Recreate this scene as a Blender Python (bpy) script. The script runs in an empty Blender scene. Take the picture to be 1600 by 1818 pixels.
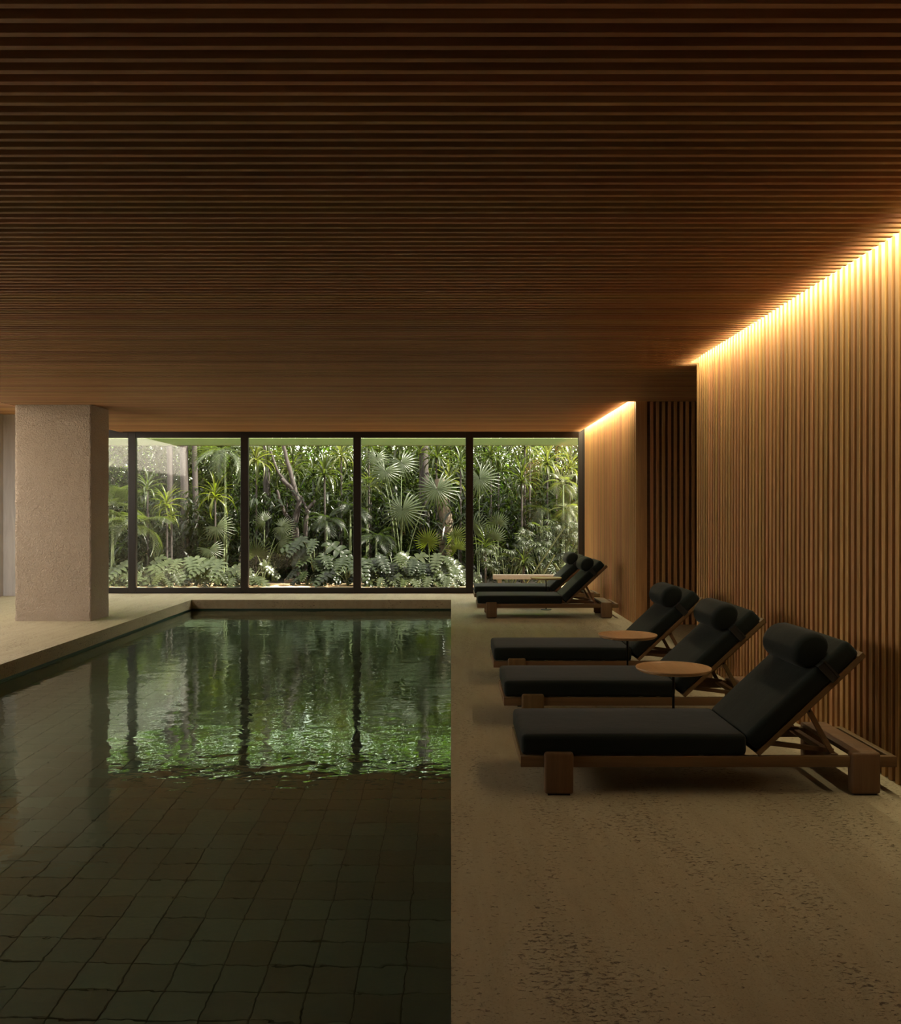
import bpy, bmesh, math, random
from mathutils import Vector, Matrix, noise
random.seed(7)
S = bpy.context.scene
C = S.collection
R = math.radians
PI = math.pi

# ------------------------------------------------------------------ camera, light, exposure
F = 1600.0; CX, CY = 801.0, 909.0; EYE = 1.6
cam_d = bpy.data.cameras.new('camera'); cam = bpy.data.objects.new('camera', cam_d); C.objects.link(cam)
cam_d.sensor_fit = 'HORIZONTAL'; cam_d.sensor_width = 36; cam_d.lens = 36.0
cam_d.shift_x = -1/1600.; cam_d.clip_start = 0.05; cam_d.clip_end = 500
cam.location = (0, 0, EYE); cam.rotation_euler = (PI/2, 0, 0)
S.camera = cam

S.view_settings.view_transform = 'Standard'; S.view_settings.look = 'None'
S.view_settings.exposure = 0.0; S.view_settings.gamma = 1; S.view_settings.use_curve_mapping = False
cy = S.cycles
cy.use_denoising = True; cy.denoising_prefilter = 'ACCURATE'
cy.max_bounces = 10; cy.diffuse_bounces = 5; cy.glossy_bounces = 5; cy.transmission_bounces = 8; cy.transparent_max_bounces = 16
cy.sample_clamp_indirect = 5.0
cy.caustics_reflective = True; cy.caustics_refractive = True

W = bpy.data.worlds.new('world'); S.world = W; W.use_nodes = True
wt = W.node_tree; bgn = wt.nodes['Background']
sky = wt.nodes.new('ShaderNodeTexSky'); sky.sky_type = 'NISHITA'; sky.sun_disc = False
sky.sun_elevation = R(50); sky.sun_rotation = R(120); sky.air_density = 1.0; sky.dust_density = 3.0
haze = wt.nodes.new('ShaderNodeMix'); haze.data_type = 'RGBA'; haze.inputs['Factor'].default_value = 0.8      # bright tropical haze over the sky
haze.inputs['B'].default_value = (4.2, 3.95, 3.45, 1); wt.links.new(sky.outputs[0], haze.inputs['A']); wt.links.new(haze.outputs['Result'], bgn.inputs[0])
bgn.inputs[1].default_value = 1.7

def light(name, kind, loc, rot, energy, color, **kw):
    d = bpy.data.lights.new(name, kind); d.energy = energy; d.color = color
    for k, v in kw.items(): setattr(d, k, v)
    o = bpy.data.objects.new(name, d); C.objects.link(o); o.location = loc; o.rotation_euler = rot
    return o
sun = light('sun', 'SUN', (12, 12, 16), (0, 0, 0), 42.0, (1.0, 0.93, 0.80), angle=R(1.5))
sd = Vector((-0.62, 0.12, -0.78)).normalized()          # direction the sunlight travels
sun.rotation_euler = sd.to_track_quat('-Z', 'Y').to_euler()
# added area lamp strengthening the daylight of the unseen skylight over the left-hand aisle
light('skylight_fill', 'AREA', (-8.02, 8.6, EYE+2.45), (0, 0, 0), 190.0, (1.0, 0.94, 0.88), shape='RECTANGLE', size=0.95, size_y=11.6)

# ------------------------------------------------------------------ helpers
def set_props(o, label=None, cat=None, group=None, kind=None):
    if label: o['label'] = label
    if cat: o['category'] = cat
    if group: o['group'] = group
    if kind: o['kind'] = kind
    return o
def link_mesh(name, me, parent=None):
    o = bpy.data.objects.new(name, me); C.objects.link(o)
    if parent: o.parent = parent
    return o
def empty(name, loc, label=None, cat=None, group=None, kind=None):
    o = bpy.data.objects.new(name, None); C.objects.link(o); o.location = loc; o.empty_display_size = 0.1
    return set_props(o, label, cat, group, kind)
def bm_obj(name, bm, mat, parent=None, smooth=False):
    me = bpy.data.meshes.new(name); bm.normal_update(); bm.to_mesh(me); bm.free()
    if mat: me.materials.append(mat)
    if smooth:
        for p in me.polygons: p.use_smooth = True
    return link_mesh(name, me, parent)
def py_mesh(name, vs, fs, mat, smooth=True):
    me = bpy.data.meshes.new(name); me.from_pydata(vs, [], fs); me.update()
    if mat: me.materials.append(mat)
    if smooth:
        for p in me.polygons: p.use_smooth = True
    return me
def box(bm, x0, x1, y0, y1, z0, z1, mat4=None):
    vs = [bm.verts.new(v) for v in ((x0,y0,z0),(x1,y0,z0),(x1,y1,z0),(x0,y1,z0),(x0,y0,z1),(x1,y0,z1),(x1,y1,z1),(x0,y1,z1))]
    if mat4:
        for v in vs: v.co = mat4 @ v.co
    fs = [bm.faces.new([vs[i] for i in f]) for f in ((0,3,2,1),(4,5,6,7),(0,1,5,4),(1,2,6,5),(2,3,7,6),(3,0,4,7))]
    return vs, fs
def bbox(x0, x1, y0, y1, z0, z1, bev=0.0, seg=2, mat4=None):
    bm = bmesh.new(); box(bm, x0, x1, y0, y1, z0, z1)
    if bev: bmesh.ops.bevel(bm, geom=bm.edges[:], offset=bev, segments=seg, profile=0.5, affect='EDGES')
    if mat4: bmesh.ops.transform(bm, matrix=mat4, verts=bm.verts[:])
    return bm
def smooth_by_angle(o, ang=35):
    me = o.data
    for p in me.polygons: p.use_smooth = True
    bm = bmesh.new(); bm.from_mesh(me)
    for e in bm.edges:
        if len(e.link_faces) == 2 and e.calc_face_angle(0) > R(ang): e.smooth = False
    bm.to_mesh(me); bm.free()
    return o
def lathe(bm, prof, n=48, cx=0, cy_=0):
    rings = []
    for r, z in prof:
        rings.append([bm.verts.new((cx + r*math.cos(2*PI*i/n), cy_ + r*math.sin(2*PI*i/n), z)) for i in range(n)] if r > 1e-6 else [bm.verts.new((cx, cy_, z))])
    for a, b in zip(rings, rings[1:]):
        for i in range(n):
            j = (i+1) % n
            if len(a) == 1: bm.faces.new((a[0], b[j], b[i]))
            elif len(b) == 1: bm.faces.new((a[i], a[j], b[0]))
            else: bm.faces.new((a[i], a[j], b[j], b[i]))
    bmesh.ops.recalc_face_normals(bm, faces=bm.faces[:])
def tube_data(pts, rads, n=6, vs=None, fs=None):
    vs = [] if vs is None else vs; fs = [] if fs is None else fs
    pts = [Vector(p) for p in pts]; base0 = len(vs)
    for i, p in enumerate(pts):
        t = (pts[min(i+1, len(pts)-1)] - pts[max(i-1, 0)]).normalized()
        u = t.cross(Vector((0.13, 0.97, 0.2)))
        if u.length < 1e-3: u = t.cross(Vector((1, 0, 0)))
        u.normalize(); w = t.cross(u)
        for k in range(n):
            a = 2*PI*k/n
            vs.append(tuple(p + (u*math.cos(a) + w*math.sin(a))*rads[i]))
    for i in range(len(pts)-1):
        for k in range(n):
            a = base0 + i*n + k; b = base0 + i*n + (k+1) % n
            fs.append((a, b, b+n, a+n))
    return vs, fs
def at(px, py, Y):
    return Vector(((px-CX)/F*Y, Y, EYE - (py-CY)/F*Y))

# ------------------------------------------------------------------ materials
def new_mat(name):
    m = bpy.data.materials.new(name); m.use_nodes = True
    nt = m.node_tree; return m, nt, nt.nodes['Principled BSDF']
def N(nt, t, **kw):
    n = nt.nodes.new(t)
    for k, v in kw.items(): setattr(n, k, v)
    return n
def ramp(nt, stops, interp='LINEAR'):
    r = N(nt, 'ShaderNodeValToRGB'); r.color_ramp.interpolation = interp
    els = r.color_ramp.elements
    while len(els) < len(stops): els.new(0.5)
    for e, (p, c) in zip(els, stops):
        e.position = p; e.color = (c[0], c[1], c[2], 1) if not isinstance(c, (int, float)) else (c, c, c, 1)
    return r
def mapping(nt, scale, coord='Object', rot=(0,0,0), loc=(0,0,0)):
    tc = N(nt, 'ShaderNodeTexCoord'); mp = N(nt, 'ShaderNodeMapping')
    mp.inputs['Scale'].default_value = scale; mp.inputs['Rotation'].default_value = rot; mp.inputs['Location'].default_value = loc
    nt.links.new(tc.outputs[coord], mp.inputs[0]); return mp
def noise_n(nt, vec, scale, detail=4, rough=0.6, dist=0.0):
    n = N(nt, 'ShaderNodeTexNoise'); n.inputs['Scale'].default_value = scale; n.inputs['Detail'].default_value = detail
    n.inputs['Roughness'].default_value = rough; n.inputs['Distortion'].default_value = dist
    if vec: nt.links.new(vec, n.inputs['Vector'])
    return n
def mixc(nt, a, b, fac, mode='MIX'):
    m = N(nt, 'ShaderNodeMix', data_type='RGBA', blend_type=mode)
    for sock, v in ((m.inputs['Factor'], fac), (m.inputs['A'], a), (m.inputs['B'], b)):
        if hasattr(v, 'links') or isinstance(v, bpy.types.NodeSocket): nt.links.new(v, sock)
        elif isinstance(v, (int, float)): sock.default_value = v
        else: sock.default_value = (v[0], v[1], v[2], 1)
    return m.outputs['Result']
def bump(nt, bsdf, height, strength, dist):
    b = N(nt, 'ShaderNodeBump'); b.inputs['Strength'].default_value = strength; b.inputs['Distance'].default_value = dist
    nt.links.new(height, b.inputs['Height']); nt.links.new(b.outputs[0], bsdf.inputs['Normal']); return b
def maths(nt, op, a, b=None):
    m = N(nt, 'ShaderNodeMath', operation=op)
    for i, v in enumerate((a, b)):
        if v is None: continue
        if isinstance(v, (int, float)): m.inputs[i].default_value = v
        else: nt.links.new(v, m.inputs[i])
    return m.outputs[0]

def wood(name, c1, c2, axis='X', rough=0.5, vary=0.18, coat=0.0):
    m, nt, b = new_mat(name)
    sc = {'X': (1.2, 26, 26), 'Y': (26, 1.2, 26), 'Z': (26, 26, 1.2)}[axis]
    mp = mapping(nt, sc)
    oi = N(nt, 'ShaderNodeObjectInfo')
    add = N(nt, 'ShaderNodeVectorMath', operation='ADD'); sc2 = N(nt, 'ShaderNodeVectorMath', operation='SCALE')
    cmb = N(nt, 'ShaderNodeCombineXYZ')
    for i in range(3): nt.links.new(oi.outputs['Random'], cmb.inputs[i])
    nt.links.new(cmb.outputs[0], sc2.inputs[0]); sc2.inputs['Scale'].default_value = 83.0
    nt.links.new(mp.outputs[0], add.inputs[0]); nt.links.new(sc2.outputs[0], add.inputs[1])
    n1 = noise_n(nt, add.outputs[0], 1.0, 6, 0.6, 0.6)
    n2 = noise_n(nt, add.outputs[0], 4.0, 3, 0.7)
    r = ramp(nt, [(0.3, c2), (0.65, c1)])
    nt.links.new(n1.outputs[0], r.inputs[0])
    col = mixc(nt, r.outputs[0], (c2[0]*0.6, c2[1]*0.6, c2[2]*0.6), maths(nt, 'MULTIPLY', n2.outputs[0], 0.35))
    hsv = N(nt, 'ShaderNodeHueSaturation')
    val = maths(nt, 'ADD', maths(nt, 'MULTIPLY', oi.outputs['Random'], 2*vary), 1 - vary)
    hue = maths(nt, 'ADD', maths(nt, 'MULTIPLY', maths(nt, 'FRACT', maths(nt, 'MULTIPLY', oi.outputs['Random'], 7.31)), 0.030), 0.485)
    nt.links.new(val, hsv.inputs['Value']); nt.links.new(hue, hsv.inputs['Hue']); nt.links.new(col, hsv.inputs['Color'])
    nt.links.new(hsv.outputs[0], b.inputs['Base Color']); b.inputs['Roughness'].default_value = rough
    b.inputs['Specular IOR Level'].default_value = 0.3
    bump(nt, b, n2.outputs[0], 0.12, 0.002)
    return m
WOODC = ((0.60, 0.325, 0.140), (0.44, 0.225, 0.088))
m_wood_x = wood('slat_wood_along_x', (0.57, 0.335, 0.165), (0.42, 0.235, 0.108), 'X')  # duller than the wall wood: daylight on the ceiling put into its colour
m_wood_z = wood('slat_wood_along_z', *WOODC, 'Z')
m_wood_dark = wood('backing_wood', (0.23, 0.115, 0.05), (0.16, 0.075, 0.03), 'X', 0.7, 0.05)
m_wood_back_z = wood('wall_backing_wood', (0.36, 0.20, 0.09), (0.28, 0.14, 0.06), 'Z', 0.6, 0.05)
m_teak = wood('teak', (0.20, 0.12, 0.058), (0.14, 0.08, 0.038), 'X', 0.45, 0.08)
m_teak_z = wood('teak_upright', (0.20, 0.12, 0.058), (0.14, 0.08, 0.038), 'Z', 0.45, 0.08)
m_table = wood('table_top_wood', (0.62, 0.42, 0.205), (0.52, 0.335, 0.15), 'Y', 0.35, 0.05)

def plain(name, col, rough=0.5, metal=0.0, nscale=60, namt=0.15, bstr=0.1, bdist=0.002):
    m, nt, b = new_mat(name); mp = mapping(nt, (1, 1, 1))
    n = noise_n(nt, mp.outputs[0], nscale, 4)
    nt.links.new(mixc(nt, (col[0]*(1-namt), col[1]*(1-namt), col[2]*(1-namt)), (min(1, col[0]*(1+namt)), min(1, col[1]*(1+namt)), min(1, col[2]*(1+namt))), n.outputs[0]), b.inputs['Base Color'])
    b.inputs['Roughness'].default_value = rough; b.inputs['Metallic'].default_value = metal
    if bstr: bump(nt, b, n.outputs[0], bstr, bdist)
    return m
m_frame = plain('bronze_window_frame', (0.014, 0.009, 0.0065), 0.45, 0.0, 30, 0.2, 0.03)
m_black = plain('black_steel', (0.01, 0.01, 0.01), 0.4, 0.5, 50, 0.1, 0.02)
m_led = None
m_strap = plain('black_strap', (0.010, 0.012, 0.012), 0.6, 0, 300, 0.2, 0.2, 0.001)
m_rubber = plain('dark_foot_pad', (0.012, 0.011, 0.010), 0.7)
m_soil = plain('garden_soil', (0.025, 0.018, 0.012), 0.9, 0, 25, 0.5, 0.6, 0.02)
m_sand = plain('garden_gravel', (0.42, 0.28, 0.15), 0.9, 0, 60, 0.35, 0.6, 0.01)
m_bark = plain('bark', (0.018, 0.012, 0.009), 0.85, 0, 30, 0.5, 0.8, 0.01)
m_bark_pale = plain('pale_bark', (0.085, 0.062, 0.040), 0.85, 0, 25, 0.4, 0.8, 0.01)
m_darkstone = plain('dark_garden_stone', (0.12, 0.08, 0.055), 0.85, 0, 30, 0.4, 0.5, 0.01)

def fabric():
    m, nt, b = new_mat('charcoal_outdoor_fabric'); mp = mapping(nt, (1, 1, 1))
    n = noise_n(nt, mp.outputs[0], 420, 2); n2 = noise_n(nt, mp.outputs[0], 6, 3)
    nt.links.new(mixc(nt, (0.0055, 0.0095, 0.0080), (0.0088, 0.0135, 0.0115), n.outputs[0]), b.inputs['Base Color'])
    b.inputs['Roughness'].default_value = 0.85
    b.inputs['Sheen Weight'].default_value = 0.12; b.inputs['Sheen Roughness'].default_value = 0.4
    b.inputs['Specular IOR Level'].default_value = 0.25
    bump(nt, b, maths(nt, 'ADD', maths(nt, 'MULTIPLY', n.outputs[0], 0.1), n2.outputs[0]), 0.5, 0.006)
    return m
m_fabric = fabric()

def travertine():
    m, nt, b = new_mat('travertine_paving')
    mp = mapping(nt, (1.0, 0.32, 1.0), rot=(0, 0, R(-2)))
    veins = noise_n(nt, mp.outputs[0], 3.2, 5, 0.6, 0.8)
    fine = noise_n(nt, mapping(nt, (1.0, 0.7, 1.0), rot=(0, 0, R(-2))).outputs[0], 55, 4, 0.7)
    big = noise_n(nt, mapping(nt, (1, 1, 1)).outputs[0], 0.9, 3)
    pitn = noise_n(nt, mapping(nt, (0.6, 1.0, 1.0), rot=(0, 0, R(-2))).outputs[0], 58, 4, 0.7, 0.5)
    zone = ramp(nt, [(0.42, 0.0), (0.62, 1.0)]); nt.links.new(veins.outputs[0], zone.inputs[0])
    thr = maths(nt, 'ADD', pitn.outputs[0], maths(nt, 'MULTIPLY', zone.outputs[0], 0.085))
    pit = ramp(nt, [(0.625, 0.0), (0.72, 1.0)]); nt.links.new(thr, pit.inputs[0])
    col = mixc(nt, (0.355, 0.290, 0.168), (0.46, 0.395, 0.250), veins.outputs[0])
    col = mixc(nt, col, (0.27, 0.215, 0.12), maths(nt, 'MULTIPLY', fine.outputs[0], 0.45))
    col = mixc(nt, col, (0.53, 0.47, 0.34), maths(nt, 'MULTIPLY', big.outputs[0], 0.35))
    col = mixc(nt, col, (0.10, 0.07, 0.045), maths(nt, 'MULTIPLY', pit.outputs[0], 0.92))
    spk = noise_n(nt, mapping(nt, (0.8, 1.0, 1.0)).outputs[0], 150, 2, 0.7); sr = ramp(nt, [(0.60, 0.0), (0.68, 1.0)]); nt.links.new(spk.outputs[0], sr.inputs[0])
    st = noise_n(nt, mapping(nt, (2.2, 0.30, 1.0), rot=(0, 0, R(-2))).outputs[0], 4.0, 5, 0.65, 0.3); stp = ramp(nt, [(0.42, 0.0), (0.68, 1.0)]); nt.links.new(st.outputs[0], stp.inputs[0])
    col = mixc(nt, col, (0.26, 0.205, 0.115), maths(nt, 'MULTIPLY', stp.outputs[0], 0.30))
    col = mixc(nt, col, (0.15, 0.11, 0.06), maths(nt, 'MULTIPLY', sr.outputs[0], maths(nt, 'ADD', maths(nt, 'MULTIPLY', stp.outputs[0], 0.6), 0.15)))
    nt.links.new(col, b.inputs['Base Color']); b.inputs['Roughness'].default_value = 0.62
    b.inputs['Specular IOR Level'].default_value = 0.3
    h = maths(nt, 'SUBTRACT', maths(nt, 'SUBTRACT', maths(nt, 'MULTIPLY', fine.outputs[0], 0.6), pit.outputs[0]), maths(nt, 'MULTIPLY', sr.outputs[0], 0.3))
    bump(nt, b, h, 0.9, 0.006)
    return m
m_trav = travertine()

def rough_plaster():
    m, nt, b = new_mat('bush_hammered_concrete'); mp = mapping(nt, (1, 1, 1))
    n = noise_n(nt, mp.outputs[0], 30, 3, 0.6, 1.2); n2 = noise_n(nt, mp.outputs[0], 2.2, 4)
    v = N(nt, 'ShaderNodeTexVoronoi'); v.inputs['Scale'].default_value = 22; nt.links.new(mp.outputs[0], v.inputs[0])
    pit = ramp(nt, [(0.04, 1.0), (0.09, 0.0)]); nt.links.new(v.outputs[0], pit.inputs[0])
    rnd = ramp(nt, [(0.72, 0.0), (0.76, 1.0)]); nt.links.new(noise_n(nt, mp.outputs[0], 9, 1).outputs[0], rnd.inputs[0])
    col = mixc(nt, (0.40, 0.315, 0.235), (0.50, 0.41, 0.315), n2.outputs[0])
    col = mixc(nt, col, (0.27, 0.20, 0.14), maths(nt, 'MULTIPLY', maths(nt, 'SUBTRACT', 1.0, n.outputs[0]), 0.35))
    col = mixc(nt, col, (0.12, 0.08, 0.05), maths(nt, 'MULTIPLY', pit.outputs[0], 0.5))
    nt.links.new(col, b.inputs['Base Color']); b.inputs['Roughness'].default_value = 0.9
    h = maths(nt, 'SUBTRACT', n.outputs[0], maths(nt, 'MULTIPLY', pit.outputs[0], 0.5))
    bump(nt, b, h, 1.0, 0.03)
    return m
m_plaster = rough_plaster()

def concrete():
    m, nt, b = new_mat('board_marked_concrete')
    n = noise_n(nt, mapping(nt, (5, 5, 0.5)).outputs[0], 2.2, 6, 0.65, 0.8); n2 = noise_n(nt, mapping(nt, (1, 1, 1)).outputs[0], 1.5, 5)
    r = ramp(nt, [(0.3, (0.40, 0.365, 0.33)), (0.7, (0.66, 0.62, 0.57))]); nt.links.new(n.outputs[0], r.inputs[0])
    nt.links.new(mixc(nt, r.outputs[0], (0.50, 0.47, 0.43), n2.outputs[0]), b.inputs['Base Color'])
    b.inputs['Roughness'].default_value = 0.8; bump(nt, b, n.outputs[0], 0.3, 0.004)
    return m
m_conc = concrete()

def pool_tile():
    m, nt, b = new_mat('pool_tile_stone')
    oi = N(nt, 'ShaderNodeObjectInfo')
    n = noise_n(nt, mapping(nt, (1, 2.5, 1)).outputs[0], 9, 5, 0.65); n2 = noise_n(nt, mapping(nt, (1, 1, 1)).outputs[0], 120, 2)
    r = ramp(nt, [(0.0, (0.14, 0.120, 0.080)), (0.5, (0.132, 0.122, 0.085)), (0.6, (0.122, 0.130, 0.092)), (1.0, (0.165, 0.182, 0.135))])
    nt.links.new(oi.outputs['Random'], r.inputs[0])
    col = mixc(nt, r.outputs[0], (0.12, 0.11, 0.08), maths(nt, 'MULTIPLY', n.outputs[0], 0.5))
    col = mixc(nt, col, (0.08, 0.08, 0.06), maths(nt, 'MULTIPLY', n2.outputs[0], 0.25))
    nt.links.new(col, b.inputs['Base Color']); b.inputs['Roughness'].default_value = 0.6
    return m
m_tile = pool_tile()
m_grout = plain('pool_grout', (0.035, 0.03, 0.022), 0.9, 0, 60, 0.3, 0)
m_waterline = plain('dark_green_groove_shade', (0.012, 0.05, 0.035), 0.3, 0, 30, 0.2, 0)  # dark green stands in for the shadowed groove at the water's edge

def water():
    m, nt, b = new_mat('pool_water'); nt.nodes.remove(b)
    out = nt.nodes['Material Output']
    g = N(nt, 'ShaderNodeBsdfGlass'); g.inputs['IOR'].default_value = 1.333; g.inputs['Roughness'].default_value = 0.0
    g.inputs['Color'].default_value = (0.86, 0.97, 0.88, 1)
    a = noise_n(nt, mapping(nt, (1.0, 1.0, 1), rot=(0,0,R(20))).outputs[0], 2.6, 1.5, 0.5, 0.5)
    c = noise_n(nt, mapping(nt, (1.0, 1.3, 1), rot=(0,0,R(-30))).outputs[0], 9.5, 1, 0.5, 0.4)
    h = maths(nt, 'ADD', a.outputs[0], maths(nt, 'MULTIPLY', c.outputs[0], 0.26))
    bp = N(nt, 'ShaderNodeBump'); bp.inputs['Strength'].default_value = 1.0; bp.inputs['Distance'].default_value = 0.0046
    nt.links.new(h, bp.inputs['Height']); nt.links.new(bp.outputs[0], g.inputs['Normal'])
    nt.links.new(g.outputs[0], out.inputs[0])
    return m
m_water = water()

def pane_glass():
    m, nt, b = new_mat('window_glass'); nt.nodes.remove(b); out = nt.nodes['Material Output']
    geo = N(nt, 'ShaderNodeNewGeometry'); dot = N(nt, 'ShaderNodeVectorMath', operation='DOT_PRODUCT')
    nt.links.new(geo.outputs['Normal'], dot.inputs[0]); nt.links.new(geo.outputs['Incoming'], dot.inputs[1])
    c = maths(nt, 'SUBTRACT', 1.0, maths(nt, 'ABSOLUTE', dot.outputs['Value']))
    f = maths(nt, 'ADD', maths(nt, 'MULTIPLY', maths(nt, 'POWER', c, 5.0), 0.93), 0.058)
    tr = N(nt, 'ShaderNodeBsdfTransparent'); tr.inputs[0].default_value = (0.97, 0.98, 0.96, 1)
    gl = N(nt, 'ShaderNodeBsdfGlossy'); gl.inputs['Roughness'].default_value = 0.0
    mx = N(nt, 'ShaderNodeMixShader'); nt.links.new(f, mx.inputs[0]); nt.links.new(tr.outputs[0], mx.inputs[1]); nt.links.new(gl.outputs[0], mx.inputs[2])
    nt.links.new(mx.outputs[0], out.inputs[0]); return m
m_glass = pane_glass()

def leaf_mat(name, c1, c2, transl=0.42, rough=0.33):
    m, nt, b = new_mat(name); out = nt.nodes['Material Output']
    oi = N(nt, 'ShaderNodeObjectInfo'); n = noise_n(nt, mapping(nt, (1, 1, 1)).outputs[0], 3.0, 3)
    f = maths(nt, 'ADD', maths(nt, 'MULTIPLY', oi.outputs['Random'], 0.7), maths(nt, 'MULTIPLY', n.outputs[0], 0.3))
    col = mixc(nt, c1, c2, f)
    nt.links.new(col, b.inputs['Base Color']); b.inputs['Roughness'].default_value = rough; b.inputs['Specular IOR Level'].default_value = 0.22
    tl = N(nt, 'ShaderNodeBsdfTranslucent')
    nt.links.new(mixc(nt, col, (2.0, 2.2, 0.7), 1.0, 'MULTIPLY'), tl.inputs[0])
    mx = N(nt, 'ShaderNodeMixShader'); mx.inputs[0].default_value = transl
    nt.links.new(b.outputs[0], mx.inputs[1]); nt.links.new(tl.outputs[0], mx.inputs[2]); nt.links.new(mx.outputs[0], out.inputs[0])
    return m
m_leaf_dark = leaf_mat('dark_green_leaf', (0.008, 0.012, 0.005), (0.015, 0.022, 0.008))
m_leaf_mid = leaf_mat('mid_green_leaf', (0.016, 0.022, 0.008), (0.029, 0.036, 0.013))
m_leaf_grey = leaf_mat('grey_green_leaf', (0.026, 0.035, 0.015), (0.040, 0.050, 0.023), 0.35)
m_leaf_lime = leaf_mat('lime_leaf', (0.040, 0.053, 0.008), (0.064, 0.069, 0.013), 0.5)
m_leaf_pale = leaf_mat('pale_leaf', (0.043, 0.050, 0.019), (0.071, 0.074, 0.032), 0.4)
m_leaf_sun = leaf_mat('sunlit_canopy_leaf', (0.13, 0.23, 0.035), (0.24, 0.34, 0.07), 0.5)  # sunlight put into the colour, far brighter than the other leaves
m_stem = plain('green_stem', (0.07, 0.09, 0.035), 0.6, 0, 20, 0.4, 0)

# ------------------------------------------------------------------ setting
YW = 17.72             # window plane
ZC = EYE + 1.573       # ceiling underside
XR = 2.62              # slat faces of the right wall
PX0, PX1, PY0, PY1 = -4.73, 0.0, -8.0, 16.41
XL = -8.55; YB = -8.4
ZW = -0.185; ZP = -0.985

def struct(name, bm, mat, parent=None, smooth=False):
    o = bm_obj(name, bm, mat, parent, smooth)
    if not parent: o['kind'] = 'structure'
    return o
# floor: four slabs around the pool, one mesh
bm = bmesh.new()
box(bm, XL-0.3, PX0, YB-.3, YW+0.2, -0.16, 0)
box(bm, PX1, 4.8, YB-.3, YW+0.2, -0.16, 0)
box(bm, PX0, PX1, PY1, YW+0.2, -0.16, 0)
box(bm, PX0, PX1, YB-.3, PY0, -0.16, 0)
floor = struct('floor', bm, m_trav)
for nm, args in (('far', (PX0, PX1, PY1, PY1+.3)), ('left', (PX0-.3, PX0, PY0-.3, PY1+.3)), ('right', (PX1, PX1+.3, PY0-.3, PY1+.3)), ('near', (PX0, PX1, PY0-.3, PY0))):
    x0, x1, y0, y1 = args
    g = 0.012
    bm = bmesh.new()
    if nm == 'far': box(bm, x0, x1, y0+g, y1, -0.20, -0.16)
    if nm == 'left': box(bm, x0, x1-g, y0, y1, -0.20, -0.16)
    if nm == 'right': box(bm, x0+g, x1, y0, y1, -0.20, -0.16)
    if nm == 'near': box(bm, x0, x1, y0, y1-g, -0.20, -0.16)
    bm_obj('waterline_groove', bm, m_waterline, floor)
    bm = bmesh.new(); box(bm, x0, x1, y0, y1, ZP-0.3, -0.20)
    bm_obj('pool_wall', bm, m_tile, floor)
# pool bottom: grout bed with tiles
pool = struct('pool_floor', bbox(PX0-.05, PX1+.05, PY0-.05, PY1+.05, ZP-0.25, ZP-0.012), m_grout)
pool['kind'] = 'structure'
T = 0.2150
tile_meshes = []
for k in range(6):
    rnd = random.Random(40+k); q = 0.0020
    bm = bbox(-T/2+q, T/2-q, -T/2+q, T/2-q, -0.02, 0, 0.003, 1)
    me = bpy.data.meshes.new('tile'); 
    for v in bm.verts: v.co.x += rnd.uniform(-.001, .001); v.co.y += rnd.uniform(-.001, .001)
    bm.to_mesh(me); bm.free(); me.materials.append(m_tile); tile_meshes.append(me)
cells = []
ncol = int(4.73/T); nrow = int((PY1-2.9)/T)
for j in range(nrow):
    for i in range(ncol):
        x = PX1 - (i+.5)*T; y = 2.97 + (j+.5)*T
        cells.append((x, y))
vis = [(y, x) for x, y in cells if abs(x) < y*0.52 and y > 3.3]
vis.sort(key=lambda c: math.hypot(c[0], c[1])); single = set(vis[:298])
stuffbm = bmesh.new(); rt = random.Random(3)
for x, y in cells:
    if (y, x) in single:
        o = link_mesh('tile', tile_meshes[rt.randrange(6)], pool)
        o.location = (x, y, ZP + rt.uniform(-.002, .002)); o.rotation_euler = (rt.uniform(-.004,.004), rt.uniform(-.004,.004), rt.uniform(-.006,.006))
    else:
        z = ZP + rt.uniform(-.002, .002)
        box(stuffbm, x-T/2+.002, x+T/2-.002, y-T/2+.002, y+T/2-.002, z-.02, z)
o = bm_obj('more_tiles', stuffbm, m_tile, pool); o['kind'] = 'stuff'
# water
bm = bmesh.new(); vs = [bm.verts.new(v) for v in ((PX0-.01, PY0-.01, ZW), (PX1+.01, PY0-.01, ZW), (PX1+.01, PY1+.01, ZW), (PX0-.01, PY1+.01, ZW))]; bm.faces.new(vs)
o = bm_obj('pool_water', bm, m_water); set_props(o, 'rippled green water filling the long indoor pool', 'water', kind='stuff')

# ceiling: dark board + slats
ceil = struct('ceiling', (lambda b: (box(b, -6.52, 4.8, YB-.3, YW+.25, ZC+0.125, ZC+0.3), b)[1])(bmesh.new()), m_wood_dark)
P = 0.0842; SW = 0.028; SH = 0.058
def slat_mesh(name, dims, mat, bev=0.0015):
    bm = bbox(*dims, bev, 1); me = bpy.data.meshes.new(name); bm.to_mesh(me); bm.free(); me.materials.append(mat); return me
def cslat(x0, x1): return slat_mesh('slat', (x0, x1, -SW/2, SW/2, 0, SH), m_wood_x)
XE = 2.526; XFAS = -6.50
me_c = cslat(XFAS, XE); me_n = cslat(XFAS, 4.7)
YN0, YN1 = 9.62, 12.82
y = 2.803 - 15*P
while y < YW - 0.03:
    o = link_mesh('slat', me_n if YN0-.12 < y < YN1+0.05 else me_c, ceil); o.location = (0, y, ZC); y += P
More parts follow.
